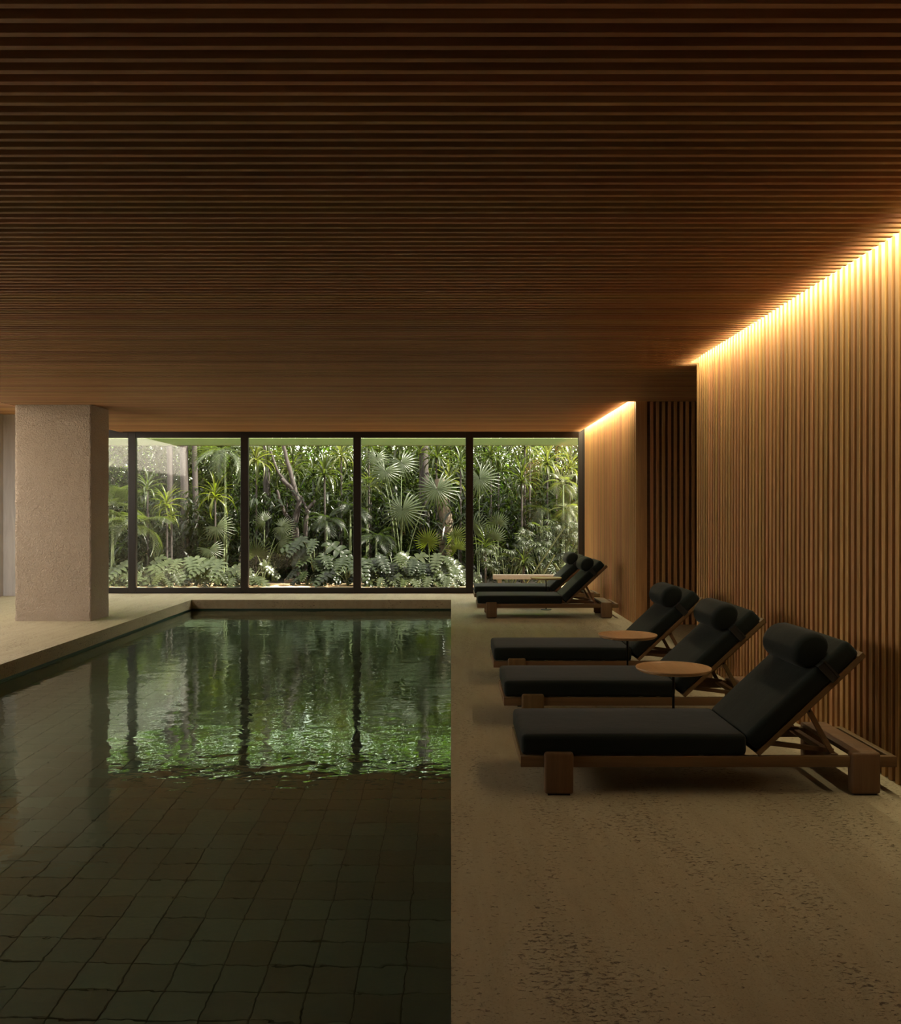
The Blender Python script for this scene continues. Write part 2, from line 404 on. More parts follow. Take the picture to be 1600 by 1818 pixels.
# left raised bay
bm = bmesh.new(); box(bm, -6.52, -6.46, YB, YW+.1, ZC-0.001, ZC+0.45); struct('trim_1', bm, m_wood_x)
ZR = EYE+1.86
bm = bmesh.new(); box(bm, XL-.3, -6.52, 14.6, YW+.3, ZR+0.03, ZR+.25); rc = struct('ceiling_raised', bm, m_wood_dark)
y = 14.65; me_r = slat_mesh('slat', (XL, -6.52, -0.038, 0.038, 0, 0.03), m_wood_x)
while y < 17.2:
    o = link_mesh('slat', me_r, rc); o.location = (0, y, ZR); y += P
bm = bmesh.new(); box(bm, -7.5, -6.40, YB, 14.6, ZC+0.3, ZC+0.9); box(bm, XL-.3, -7.5, YB-.3, 0.6, ZC+0.3, ZC+0.9); box(bm, XL-.3, -6.4, 14.6, 14.75, ZR+.25, ZR+.8); struct('trim_2', bm, m_conc)  # unseen shaft sides and rear cover, added to limit the skylight's daylight
# walls
bm = bmesh.new(); box(bm, XL-.3, XL, YB-.3, YW+.3, 0, 4.3); struct('wall_left', bm, m_conc)
bm = bmesh.new(); box(bm, XL, -8.22, 17.2, YW+.3, 0, 3.9); struct('wall_far', bm, m_conc)
bm = bmesh.new(); box(bm, XL-.3, 4.8, YB-.3, YB, 0, 4.3); struct('wall_rear', bm, m_wood_back_z)

def slat_wall(name, y0, y1, z1, pad=0.0):
    bm = bmesh.new(); box(bm, XR+0.032, XR+0.12, y0, y1, 0, z1+.12); w = struct(name, bm, m_wood_back_z)
    me = slat_mesh('slat', (0, 0.034, -0.0215, 0.0215, 0.0, z1), m_wood_z, 0.002)
    y = y0 + 0.022
    while y < y1 - 0.01:
        o = link_mesh('slat', me, w); o.location = (XR, y, 0); y += P
    return w
slat_wall('wall_right', 1.99, YN0, EYE+1.64)
slat_wall('wall_right_far', YN1, YW-.02, EYE+1.64)
bm = bmesh.new(); box(bm, XR+0.03, XR+0.12, YB, 1.97, 0, EYE+1.75); struct('wall_right_rear', bm, m_wood_z)
# slot above the wall: upstand that closes it, with the lamp inside
def led(y0, y1, name, label, power):
    L = y1-y0
    rt_ = empty(name, (2.540, (y0+y1)/2, ZC+0.112), label, 'light')
    bm_obj('housing', bbox(-0.02, 0.02, -L/2, L/2, 0.006, 0.022), m_black, rt_)
    d = light('lamp_strip', 'AREA', (0, 0, 0.0), (0, R(-18), 0), power*L, (1.0, 0.865, 0.55), shape='RECTANGLE', size=0.02, size_y=L)
    d.parent = rt_
led(3.2, YN0-.02, 'cove_light', 'warm linear cove light in the ceiling slot above the near slatted wall', 13)
led(YN1+.02, YW-.05, 'cove_light', 'warm linear cove light in the ceiling slot above the far slatted wall', 15)
# niche between the two slatted walls
bm = bmesh.new(); box(bm, XR+.12, 4.8, YN1, YN1+.3, 0, ZC+.12); box(bm, XR+.0, XR+.03, YN1-.003, YN1+.02, 0, EYE+1.56); niche = struct('wall_niche', bm, m_wood_dark)
o = bm_obj('corner_board', bbox(XR, XR+0.16, YN1-.045, YN1-.002, 0, ZC-.004), m_wood_z, niche)
x = XR + 0.16 + 0.07; me = slat_mesh('slat', (-0.0215, 0.0215, -0.034, 0, 0, ZC-.004), m_wood_z, 0.002)
while x < 4.6:
    o = link_mesh('slat', me, niche); o.location = (x, YN1, 0); x += P
bm = bmesh.new(); box(bm, 4.5, 4.8, YN0-.5, YN1+.3, 0, ZC+.12); struct('wall_niche_side', bm, m_wood_back_z)
bm = bmesh.new(); box(bm, XR+.12, 4.8, YN0-.12, YN0, 0, ZC+.12); struct('wall_niche_near', bm, m_wood_back_z)

# column, hammered surface with real relief
def column():
    bm = bmesh.new(); x0, x1, y0, y1, z0, z1 = -6.385, -5.27, 13.2, 13.87, 0.0, ZC-.002
    st = 0.035
    def grid(o, u, v, nu, nv):
        idx = [[bm.verts.new(o + u*(i/nu) + v*(j/nv)) for j in range(nv+1)] for i in range(nu+1)]
        for i in range(nu):
            for j in range(nv): bm.faces.new((idx[i][j], idx[i+1][j], idx[i+1][j+1], idx[i][j+1]))
    wx, wy, h = x1-x0, y1-y0, z1-z0; nx, ny, nz = int(wx/st), int(wy/st), int(h/st)
    V = Vector
    grid(V((x0,y0,z0)), V((wx,0,0)), V((0,0,h)), nx, nz); grid(V((x1,y0,z0)), V((0,wy,0)), V((0,0,h)), ny, nz)
    grid(V((x1,y1,z0)), V((-wx,0,0)), V((0,0,h)), nx, nz); grid(V((x0,y1,z0)), V((0,-wy,0)), V((0,0,h)), ny, nz)
    bmesh.ops.remove_doubles(bm, verts=bm.verts[:], dist=0.002)
    for v in bm.verts:
        if 0.01 < v.co.z < z1-.01:
            n = noise.noise_vector(v.co*14)*0.006 + noise.noise_vector(v.co*5)*0.004; v.co += V((n.x, n.y, 0))
    bmesh.ops.recalc_face_normals(bm, faces=bm.faces[:])
    bmesh.ops.translate(bm, vec=(-x0, -y0, 0), verts=bm.verts[:])
    o = bm_obj('column', bm, m_plaster, None, True); o.location = (x0, y0, 0)
    set_props(o, 'thick square column of rough beige hammered concrete left of the pool', 'column')
column()

# window bays
zb, zt = 0.0, EYE+1.567
FB, FT = 0.112, zt-0.105
mx = [ (27+41)/2, (227+241)/2, (427+441)/2, (627+641)/2, (827+840.5)/2, 1031.5 ]
mx = [(p-CX)/F*YW for p in mx]
mw = 0.15/2
for i in range(len(mx)-1):
    w = empty('window_%d' % (i+1), (mx[i], YW, 0), kind='structure')
    a = mw; b_ = mx[i+1]-mx[i]-mw
    last = i == len(mx)-2
    if last: b_ = mx[i+1]-mx[i]-0.045
    bm_obj('mullion', bbox(-mw, mw, 0, 0.10, 0, zt, .004, 1), m_frame, w)
    if last: bm_obj('mullion', bbox(b_, b_+0.09, 0, 0.10, 0, zt, .004, 1), m_frame, w)
    bm_obj('bottom_rail', bbox(a, b_, 0, 0.10, 0, FB, .003, 1), m_frame, w)
    bm_obj('top_rail', bbox(a, b_, 0, 0.10, FT, zt, .003, 1), m_frame, w)
    bm_obj('glass_pane', bbox(a-.01, b_+.01, 0.045, 0.055, FB-.02, FT+.02), m_glass, w)
bm = bmesh.new(); box(bm, XL-.3, XR+.12, YW+.01, YW+.1, zt, ZC+.13); box(bm, XL, -8.4, YW, YW+.1, 0, zt); struct('trim_3', bm, m_frame)
bm = bmesh.new(); box(bm, mx[-1]+.045, XR+.12, YW-.02, YW+.1, 0, ZC+.12); struct('trim_4', bm, m_frame)
bm = bmesh.new(); box(bm, XL-.3, -6.4, YW+.02, YW+.25, zt+.06, ZR+.25); struct('trim_5', bm, m_conc)
# ------------------------------------------------------------------ outside shell
bm = bmesh.new(); box(bm, -14, 9, YW+.1, 40, -0.35, -0.06); gd = bm_obj('ground', bm, m_soil); gd['kind'] = 'structure'
m_beam = plain('green_overhang_beam', (0.075, 0.105, 0.032), 0.35, 0, 3, 0.25, 0.15, 0.01)
bm = bbox(-9.0, 3.3, 18.30, 18.42, EYE+1.352, EYE+1.50, .006, 1); o = bm_obj('trim_6', bm, m_beam); o['kind'] = 'structure'  # window overhang cut down to a beam so sun reaches the path
bm = bbox(-9.5, 3.4, 17.95, 20.6, -0.07, -0.03, 0.01, 1); o = bm_obj('garden_path', bm, m_sand); set_props(o, 'sandy gravel path running along the foot of the window', 'path')

# ------------------------------------------------------------------ loungers
UX, UZ = math.cos(R(43.2)), math.sin(R(43.2))
def make_lounger():
    t = empty('sun_lounger', (0, 0, 0))
    L, D = 2.131, 0.72
    rz0, rz1 = 0.155, 0.216
    for y0 in (0.0, D-0.038): smooth_by_angle(bm_obj('side_rail', bbox(0.0, L, y0, y0+0.038, rz0, rz1, .004, 2), m_teak, t))
    for x0 in (0.0, L-0.04): smooth_by_angle(bm_obj('end_rail', bbox(x0, x0+0.04, 0.038, D-0.038, rz0, rz1, .004, 2), m_teak, t))
    for i in range(9):
        x0 = 0.12 + i*0.135; bm_obj('seat_slat', bbox(x0, x0+0.09, 0.038, D-.038, rz1-.022, rz1-.002, .002, 1), m_teak, t)
    def leg(x0, y0, y1):
        o = bm_obj('leg', bbox(x0, x0+0.165, y0, y1, 0.008, 0.243, .016, 3), m_teak_z, t); smooth_by_angle(o)
        p = bm_obj('foot_pad', bbox(x0+.02, x0+.145, y0+.012, y1-.012, 0, 0.010), m_rubber, o)
        return o
    for x0 in (0.133,): leg(x0, -0.022, 0.045); leg(x0, D-0.045, D+0.022)
    leg(1.866, -0.022, 0.045); leg(1.866, D-0.045, D+0.022)
    smooth_by_angle(bm_obj('cross_plank', bbox(1.870, 2.027, 0.03, D-.03, 0.216, 0.243, .004, 2), m_teak, t))
    smooth_by_angle(bm_obj('cross_plank', bbox(0.137, 0.294, 0.04, D-.04, 0.150, 0.190, .004, 2), m_teak, t))
    # cushions
    smooth_by_angle(bm_obj('seat_cushion', cushion(0.004, 1.285, 0.004, D-.004, 0.218, 0.338, 0.032), m_fabric, t), 60)
    H = Matrix.Translation((1.356, 0, 0.215)) @ Matrix(((UX, 0, -UZ, 0), (0, 1, 0, 0), (UZ, 0, UX, 0), (0, 0, 0, 1)))
    bc = bm_obj('back_cushion', cushion(0.012, 0.815, 0.004, D-.004, 0.030, 0.140, 0.032, H), m_fabric, t); smooth_by_angle(bc, 60)
    fr = bmesh.new()
    for y0 in (0.012, D-0.05): box(fr, 0, 0.83, y0, y0+0.038, 0.0, 0.028, H)
    for s0 in (0.0, 0.79): box(fr, s0, s0+0.04, 0.05, D-.05, 0.0, 0.028, H)
    box(fr, 0.30, 0.832, 0.05, 0.075, -0.020, -0.001, H); box(fr, 0.30, 0.832, D-.075, D-.05, -0.020, -0.001, H)
    bf = bm_obj('back_frame', fr, m_teak, t)
    for i in range(6):
        s0 = 0.09 + i*0.112; bm_obj('back_slat', bbox(s0, s0+.07, 0.05, D-.05, 0.006, 0.026, .002, 1, H), m_teak, bf)
    # headrest roll
    bm = bmesh.new(); n = 28; ys = [0.035, 0.037, 0.045, 0.065, 0.10, 0.33, 0.54, 0.575, 0.595, 0.603, 0.605]
    sc = [0.0, 0.72, 0.86, 0.955, 1.0, 1.01, 1.0, 0.955, 0.86, 0.72, 0.0]
    rings = []
    for yy, k in zip(ys, sc):
        ring = []
        for a in range(n):
            th = 2*PI*a/n; s = math.cos(th)*0.116*k; q = math.sin(th)*0.098*k
            if q < 0: q *= 0.80
            ring.append(bm.verts.new(H @ Vector((0.632+s, yy, 0.212+q))))
        if k == 0:
            for v in ring[1:]: bm.verts.remove(v)
            ring = ring[:1]
        rings.append(ring)
    for A, B in zip(rings, rings[1:]):
        for a in range(n):
            b = (a+1) % n
            if len(A) == 1: bm.faces.new((A[0], B[b], B[a]))
            elif len(B) == 1: bm.faces.new((A[a], A[b], B[0]))
            else: bm.faces.new((A[a], A[b], B[b], B[a]))
    bmesh.ops.recalc_face_normals(bm, faces=bm.faces[:])
    pil = bm_obj('headrest_pillow', bm, m_fabric, t, True)
    def strap(s0, s1, e, name='strap'):
        b = bmesh.new()
        box(b, s0, s1, -e, 0.006, 0.024, 0.142+e, H); box(b, s0, s1, D-.006, D+e, 0.024, 0.142+e, H)
        box(b, s0, s1, 0.0, D, 0.139, 0.141+e, H); box(b, s0, s1, 0.0, D, 0.022, 0.029, H)
        return bm_obj(name, b, m_strap, pil)
    strap(0.585, 0.597, 0.006); strap(0.597, 0.628, 0.003); strap(0.628, 0.640, 0.006)
    # props
    def bar(name, a, b, y0, th, wd, par=t):
        a = Vector(a); b = Vector(b); d = b-a; Lb = d.length; d.normalize()
        M = Matrix.Translation((a.x, y0, a.z)) @ Matrix(((d.x, 0, -d.z, 0), (0, 1, 0, 0), (d.z, 0, d.x, 0), (0, 0, 0, 1)))
        return bm_obj(name, bbox(-.012, Lb+.012, -th/2, th/2, -wd/2, wd/2, .003, 1, M), m_teak, par)
    for y0 in (0.062, D-0.062):
        s = bar('support_strut', (1.651, 0, 0.470), (1.796, 0, 0.205), y0, 0.018, 0.030)
        bm2 = bmesh.new(); bmesh.ops.create_cone(bm2, cap_ends=True, segments=10, radius1=.006, radius2=.006, depth=.026, matrix=Matrix.Translation((1.654, y0, .462)) @ Matrix.Rotation(PI/2, 4, 'X'))
        bm_obj('bolt', bm2, m_black, s)
    bm_obj('cross_bar', bbox(1.775, 1.815, 0.038, D-.038, 0.192, 0.222, .003, 1), m_teak, t)
    for y0 in (0.10, D-.10): bar('ratchet_bar', (1.43, 0, 0.270), (1.80, 0, 0.225), y0, 0.02, 0.028)
    return t
def cushion(x0, x1, y0, y1, z0, z1, bev, M=None):
    bm = bmesh.new(); box(bm, x0, x1, y0, y1, z0, z1)
    bmesh.ops.bevel(bm, geom=bm.edges[:], offset=bev, segments=4, profile=0.55, affect='EDGES')
    # extra rings so that the top can crown gently
    for ax, n, lo, hi in ((0, 8, x0+bev, x1-bev), (1, 5, y0+bev, y1-bev)):
        for i in range(1, n):
            co = Vector((0, 0, 0)); co[ax] = lo + (hi-lo)*i/n; no = Vector((0, 0, 0)); no[ax] = 1
            bmesh.ops.bisect_plane(bm, geom=bm.verts[:]+bm.edges[:]+bm.faces[:], plane_co=co, plane_no=no)
    for v in bm.verts:
        u = (v.co.x-x0)/(x1-x0); w = (v.co.y-y0)/(y1-y0); k = math.sin(PI*min(max(u,0),1))**.5*math.sin(PI*min(max(w,0),1))**.5
        if v.co.z > (z0+z1)/2: v.co.z += 0.006*k + 0.0015*noise.noise(v.co*6)
    if M: bmesh.ops.transform(bm, matrix=M, verts=bm.verts[:])
    return bm
def copy_tree(o, parent=None):
    c = o.copy(); C.objects.link(c)
    if parent: c.parent = parent; c.matrix_parent_inverse = o.matrix_parent_inverse
    for ch in list(o.children): copy_tree(ch, c)
    return c
lg = make_lounger()
LP = [(5.10, 'wooden sun lounger with charcoal cushions nearest the camera, its head end by the slatted wall'),
      (6.72, 'charcoal-cushioned wooden lounger second from the camera, just behind the nearest round table'),
      (8.36, 'charcoal-cushioned wooden lounger third from the camera, at the back of the front trio'),
      (13.57, 'charcoal-cushioned wooden lounger of the far pair on the side nearer the camera'),
      (15.28, 'charcoal-cushioned wooden lounger farthest away, right against the garden window')]
for i, (y, lab) in enumerate(LP):
    o = lg if i == 0 else copy_tree(lg)
    o.location = (0.394, y, 0); set_props(o, lab, 'sun lounger', 'sun loungers along the poolside')
# tables
def make_table():
    t = empty('side_table', (0, 0, 0))
    bm = bmesh.new(); lathe(bm, [(0, .519), (.235, .519), (.243, .5215), (.250, .529), (.2555, .530), (.257, .526), (.252, .515), (.235, .503), (.12, .498), (0, .498)], 64)
    bm_obj('table_top', bm, m_table, t, True); smooth_by_angle(t.children[0], 40)
    bm = bmesh.new(); lathe(bm, [(0, .498), (.045, .498), (.045, .492), (.0095, .490), (.0095, .012), (0, .012)], 16); bm_obj('pole', bm, m_black, t, True)
    bm = bmesh.new(); lathe(bm, [(0, .012), (.03, .012), (.085, .008), (.088, .004), (.088, 0), (0, 0)], 32); bm_obj('base_plate', bm, m_black, t)
    return t
tb = make_table()
for i, (x, y, lab) in enumerate(((1.535, 6.22, 'round wooden side table on a thin black pole behind the nearest lounger'),
                          (1.545, 7.89, 'round wooden side table between the second and third loungers'),
                          (1.555, 14.75, 'small round side table between the two far loungers near the window'))):
    o = tb if i == 0 else copy_tree(tb); o.location = (x, y, 0); set_props(o, lab, 'side table', 'round side tables between loungers')

# ------------------------------------------------------------------ garden plants
def strip(vs, fs, pts, wid, side, fold=0.25, up=Vector((0,0,1))):
    """folded blade along pts; side = width direction per point"""
    b0 = len(vs)
    for p, w, s in zip(pts, wid, side):
        n = up
        vs.append(tuple(p - s*w/2 + n*w*fold)); vs.append(tuple(p)); vs.append(tuple(p + s*w/2 + n*w*fold))
    for i in range(len(pts)-1):
        a = b0 + 3*i
        fs.append((a, a+1, a+4, a+3)); fs.append((a+1, a+2, a+5, a+4))
def fan_mesh(nseg, spread, droop, mat, seed, wide=1.0):
    r = random.Random(seed); vs, fs = [], []
    for i in range(nseg):
        th = R(-spread + 2*spread*i/(nseg-1)) + r.uniform(-.02, .02)
        d = Vector((math.sin(th), math.cos(th), 0)); s = Vector((math.cos(th), -math.sin(th), 0))
        Ls = (0.82 + 0.18*math.cos(th/2))*r.uniform(.9, 1.05); w0 = 2*spread*PI/180/(nseg-1)*wide
        pts, wd = [], []
        for t in (0.03, 0.25, 0.42, 0.62, 0.82, 1.0):
            z = -droop*r.uniform(.9, 1.1)*t**2.4
            pts.append(d*Ls*t*(1-0.12*droop*t*t) + Vector((0, 0, z)))
            wd.append({0.03: .01, .25: .25*w0, .42: .42*w0*.80, .62: .42*w0*.66, .82: .42*w0*.42, 1.0: .004}[t])
        strip(vs, fs, pts, wd, [s]*6, 0.3)
    return py_mesh('fan_leaf', vs, fs, mat)
def strap_mesh(arch, mat, seed, w=0.06):
    r = random.Random(seed); vs, fs = [], []; n = 8; p = Vector((0, 0, 0)); a = 0.0; pts = []; wd = []
    for i in range(n+1):
        t = i/n; pts.append(p.copy()); wd.append(w*(0.6+0.8*t if t < .35 else .88*(1-((t-.35)/.65)**1.8)) + .002)
        a = -arch*t**1.3; p = p + Vector((math.cos(a), 0, math.sin(a)))/n
    strip(vs, fs, pts, wd, [Vector((0, 1, 0))]*(n+1), 0.3)
    return py_mesh('strap_leaf', vs, fs, mat)
def frond_mesh(npair, arch, mat, seed, ll=0.32, lw=0.030, leafdroop=0.35):
    r = random.Random(seed); vs, fs = [], []
    n = 12; p = Vector((0,0,0)); P_ = []; a = 0
    for i in range(n+1):
        t = i/n; P_.append((p.copy(), a)); a = -arch*t**1.4; p = p + Vector((math.cos(a), 0, math.sin(a)))/n
    tube_data([q[0] for q in P_], [0.010*(1-.8*i/n) for i in range(n+1)], 4, vs, fs)
    for i in range(npair):
        t = 0.22 + 0.78*(i+.5)/npair; k = min(int(t*n), n-1); q = P_[k][0].lerp(P_[k+1][0], t*n-k); ang = P_[k][1]
        tan = Vector((math.cos(ang), 0, math.sin(ang))); up = Vector((-math.sin(ang), 0, math.cos(ang)))
        L = ll*(math.sin(PI*(0.15+0.8*t))**.7)*r.uniform(.88, 1.1)
        for sgn in (-1, 1):
            d = (tan*(0.45+.5*t) + Vector((0, sgn, 0))*1.0 + up*0.25).normalized(); side = tan
            pts = [q, q + d*L*.35, q + d*L*.7 - Vector((0,0,1))*L*leafdroop*.4, q + d*L - Vector((0,0,1))*L*leafdroop]
            strip(vs, fs, pts, [lw*.5, lw, lw*.8, .002], [side]*4, 0.2, up)
    return py_mesh('frond', vs, fs, mat)
def split_mesh(nl, mat, seed, wide=0.5):
    """deeply lobed heart-shaped leaf, main axis +X, normal +Z"""
    r = random.Random(seed); vs, fs = [], []
    strip(vs, fs, [Vector((t, 0, 0.02-0.16*t*t)) for t in (0, .25, .5, .75, 1.0)], [.10, .20, .18, .12, .01], [Vector((0, 1, 0))]*5, .1)
    for i in range(nl):
        t = -0.06 + 0.96*i/(nl-1)
        L = wide*(1-0.62*max(t, 0)**1.6)*(0.8 if i == 0 else 1)*r.uniform(.92, 1.06)
        for sgn in (-1, 1):
            th = R(118 - 88*max(t, 0)) if i else R(142); d = Vector((math.cos(th), sgn*math.sin(th), 0)); s = Vector((-d.y, d.x, 0))
            q = Vector((max(t, 0.0), 0, -0.16*max(t, 0)**2)); pts = []
            for k, u in enumerate((0, .3, .6, .85, 1.0)): pts.append(q + d*L*u + Vector((0.10*L*u*u, 0, 0.07*math.sin(u*2.2) - 0.22*L*u*u)))
            w = 0.98/(nl-1)*1.08
            strip(vs, fs, pts, [w*.9, w, w*.92, w*.6, .01], [s]*5, 0.10)
    return py_mesh('split_leaf', vs, fs, mat)

def frame_mat(loc, axis, normal, scale, main='Y'):
    a = Vector(axis).normalized(); n = Vector(normal); n = (n - a*n.dot(a)).normalized()
    if main == 'Y': x = a.cross(n); M = Matrix((x, a, n)).transposed()
    else: y = n.cross(a); M = Matrix((a, y, n)).transposed()
    return Matrix.Translation(loc) @ M.to_4x4() @ Matrix.Scale(scale, 4)
def put(name, me, parent, M):
    o = link_mesh(name, me, parent); o.matrix_local = Matrix.Translation(-parent.location) @ M; return o
def stem_obj(name, parent, paths, mat, n=5):
    vs, fs = [], []
    for pts, rads in paths: tube_data([Vector(p) - parent.location for p in pts], rads, n, vs, fs)
    return link_mesh(name, py_mesh(name, vs, fs, mat), parent)
def bez(a, b, c, n=7):
    return [a*(1-t)**2 + b*2*t*(1-t) + c*t*t for t in [i/(n-1) for i in range(n)]]

GZ = -0.05
FAN = {}
def fans(mat):
    if mat.name not in FAN: FAN[mat.name] = [fan_mesh(27, 158, .25, mat, 1), fan_mesh(24, 150, .38, mat, 2), fan_mesh(22, 120, .30, mat, 3)]
    return FAN[mat.name]
def gy(Y): return 19.85 + (Y-19)*0.72
def fan_palm(base, leaves, label, group=None, mat=None):
    mat = mat or m_leaf_grey
    base = (base[0], gy(base[1])); bx = at(base[0], 0, base[1]).x; t = empty('fan_palm', (bx, base[1], GZ), label, 'palm', group)
    paths = []
    for k, (px, py, Y, rpx, ang, v) in enumerate(leaves):
        Y = gy(Y); c = at(px, py, Y); r = rpx/F*Y
        a = Vector((math.sin(R(ang)), -0.25, math.cos(R(ang)))); nrm = Vector((random.uniform(-.25, .25), -1, 0.45))
        put('leaf', fans(mat)[v], t, frame_mat(c, a, nrm, r))
        b0 = Vector((bx + random.uniform(-.04, .04), base[1], GZ)); top = c + Vector((0, 0.03, 0))
        mid = Vector((bx*.6 + c.x*.4, base[1], GZ + (c.z-GZ)*.8)); paths.append((bez(b0, mid, top), [.014, .013, .012, .011, .009, .008, .007]))
    stem_obj('stem', t, paths, m_stem); return t
STR = {}
def straps(mat):
    if mat.name not in STR: STR[mat.name] = [strap_mesh(a, mat, 5, .075) for a in (0.7, 1.4, 2.1, 2.7)]
    return STR[mat.name]
def rosette(cpx, cpy, Y, L, n, label, mat, group=None, name='dracaena', trunk=True, bend=0.0):
    Y = gy(Y); c = at(cpx, cpy, Y); t = empty(name, (c.x+bend, Y, GZ), label, 'plant', group); rr = random.Random(int(cpx*7+cpy))
    for k in range(n):
        f = (k+.5)/n; az = k*2.39996 + rr.uniform(-.2, .2); el = R(86 - 112*f**1.1 + rr.uniform(-8, 8))
        me = straps(mat)[min(3, int(rr.uniform(.3, 1.0) + f*2.6))]
        M = Matrix.Translation(c + Vector((0, 0, .10*(1-f)))) @ Matrix.Rotation(az, 4, 'Z') @ Matrix.Rotation(-el, 4, 'Y') @ Matrix.Rotation(rr.uniform(-.3, .3), 4, 'X') @ Matrix.Scale(L*rr.uniform(.8, 1.08), 4)
        put('leaf', me, t, M)
    if trunk:
        b = Vector((c.x+bend, Y, GZ)); stem_obj('trunk', t, [(bez(b, Vector((c.x+bend*.2, Y+.05, c.z*.5)), c), [.030, .027, .025, .024, .023, .022, .022])], m_bark, 8)
    return t
FRO = {}
def fronds(mat):
    if mat.name not in FRO: FRO[mat.name] = [frond_mesh(22, 1.0, mat, 8), frond_mesh(22, 1.6, mat, 9, .36), frond_mesh(18, 2.1, mat, 10, .34, .034, .6)]
    return FRO[mat.name]
def feather_palm(px, py, Y, L, n, label, mat, group=None, el0=80, el1=5, face=None, name='feather_palm', stem=True):
    Y = gy(Y); c = at(px, py, Y); t = empty(name, (c.x, Y, GZ), label, 'palm', group); rr = random.Random(int(px*3+py))
    for k in range(n):
        f = (k+.5)/n; az = k*2.39996 + rr.uniform(-.3, .3) if face is None else R(face[0] + (face[1]-face[0])*((k*.618) % 1))
        el = R(el0 + (el1-el0)*f)
        M = Matrix.Translation(c) @ Matrix.Rotation(az, 4, 'Z') @ Matrix.Rotation(-el, 4, 'Y') @ Matrix.Rotation(rr.uniform(-.4, .4), 4, 'X') @ Matrix.Scale(L*rr.uniform(.75, 1.1), 4)
        put('frond', fronds(mat)[k % 3], t, M)
    if stem: stem_obj('trunk', t, [([Vector((c.x+.03*q, Y+.03*q, GZ)), Vector((c.x+.01*q, Y, c.z*.5)), c], [.025, .022, .018]) for q in (-1, 1)], m_stem, 6)
    return t
SPL = {}
def splits(mat):
    if mat.name not in SPL: SPL[mat.name] = [split_mesh(6, mat, 11), split_mesh(7, mat, 12, .46), split_mesh(5, mat, 13, .60)]
    return SPL[mat.name]
def philodendron(px, py, Y, L, n, label, mat, group=None, spread=0.5, name='split_leaf_philodendron'):
    Y = gy(Y); c = at(px, py, Y); t = empty(name, (c.x, Y, GZ), label, 'plant', group); rr = random.Random(int(px*11+py)); paths = []
    b0 = Vector((c.x, Y, GZ))
    for k in range(n):
        az = R(-90) + (((k*.618034) % 1)-.5)*R(300); rad = spread*rr.uniform(.45, 1.0); h = (c.z-GZ)*rr.uniform(.40, 1.2)
        p = b0 + Vector((math.cos(az)*rad, math.sin(az)*rad*.7, h)); out = Vector((math.cos(az), math.sin(az)*.8 - .25, -rr.uniform(.35, 1.0)))
        nrm = Vector((math.cos(az)*.4, -.9, 1.0 + rr.uniform(-.3, .5)))
        put('leaf', splits(mat)[k % 3], t, frame_mat(p, out, nrm, L*rr.uniform(.75, 1.1), 'X'))
        paths.append((bez(b0, b0 + Vector((math.cos(az)*rad*.3, math.sin(az)*rad*.2, h*.9)), p), [.012, .011, .010, .009, .008, .007, .006]))
    stem_obj('stem', t, paths, m_stem); return t
PALMATE = {}
def bush(px, py, Y, wx, wy, hz, n, label, mat, rs=0.16, group=None, name='leafy_bush'):
    key = mat.name
    if key not in PALMATE: PALMATE[key] = [fan_mesh(8, 95, .3, mat, 21, .9), fan_mesh(7, 100, .45, mat, 22, .9)]
    Y = gy(Y); c = at(px, py, Y); t = empty(name, (c.x, Y, GZ), label, 'bush', group); rr = random.Random(int(px+py*5)); paths = []
    for k in range(n):
        p = c + Vector((rr.uniform(-wx, wx), rr.uniform(-wy, wy), 0)); u = 1-((p.x-c.x)/wx)**2; p.z = c.z + rr.uniform(-hz, hz)*(.4+.6*u)
        a = Vector((p.x-c.x + rr.uniform(-.4, .4), -.5, rr.uniform(-.7, .4))); put('leaf', PALMATE[key][k % 2], t, frame_mat(p, a, Vector((rr.uniform(-.4, .4), -.8, 1)), rs*rr.uniform(.8, 1.25)))
        if k % 3 == 0: paths.append(([Vector((c.x + (p.x-c.x)*.3, Y, GZ)), Vector((c.x + (p.x-c.x)*.7, Y, (p.z+GZ)*.6)), p], [.009, .007, .004]))
    stem_obj('stem', t, paths, m_stem, 4); return t

# --- first narrow pane and second pane (left)
feather_palm(200, 905, 20.0, 1.0, 9, 'feathery palm in the narrow leftmost strip of glass beside the column', m_leaf_mid, face=(-160, 10))
feather_palm(238, 935, 19.6, 1.05, 9, 'feathery palm behind the first mullion right of the column', m_leaf_mid, face=(-170, -5), el0=45, el1=-5)
rosette(262, 872, 21.0, .62, 26, 'feathery dark rosette high beside the first mullion', m_leaf_grey)
rosette(296, 900, 20.0, .62, 26, 'yellow-green strap-leaved plant left of centre in the second pane', m_leaf_lime, name='strap_leaf_plant')
rosette(382, 885, 20.2, .66, 30, 'yellow-green rosette in front of the pale column reflection', m_leaf_lime, name='strap_leaf_plant')
rosette(304, 922, 19.8, .40, 16, 'small bright lime rosette low in the second pane', m_leaf_lime, name='strap_leaf_plant')
feather_palm(400, 800, 20.6, .9, 9, 'pale hanging fronds in the top right corner of the second pane', m_leaf_grey, el0=30, el1=-35, stem=True)
fan_palm((375, 20.6), [(385, 935, 20.2, 34, 150, 2), (372, 975, 20.0, 30, 160, 2)], 'fan palm with two drooping leaves before the column reflection')
philodendron(212, 1008, 19.4, .46, 7, 'grey-green split-leaf plant at the foot of the leftmost strip of glass', m_leaf_grey)
philodendron(258, 1000, 19.2, .50, 8, 'large split-leaf philodendron at the lower left of the second pane', m_leaf_grey)
philodendron(325, 1000, 19.5, .46, 10, 'split-leaf philodendron at the bottom centre of the second pane', m_leaf_grey)
philodendron(400, 1000, 19.2, .50, 9, 'broad split-leaf philodendron at the lower right of the second pane', m_leaf_grey)
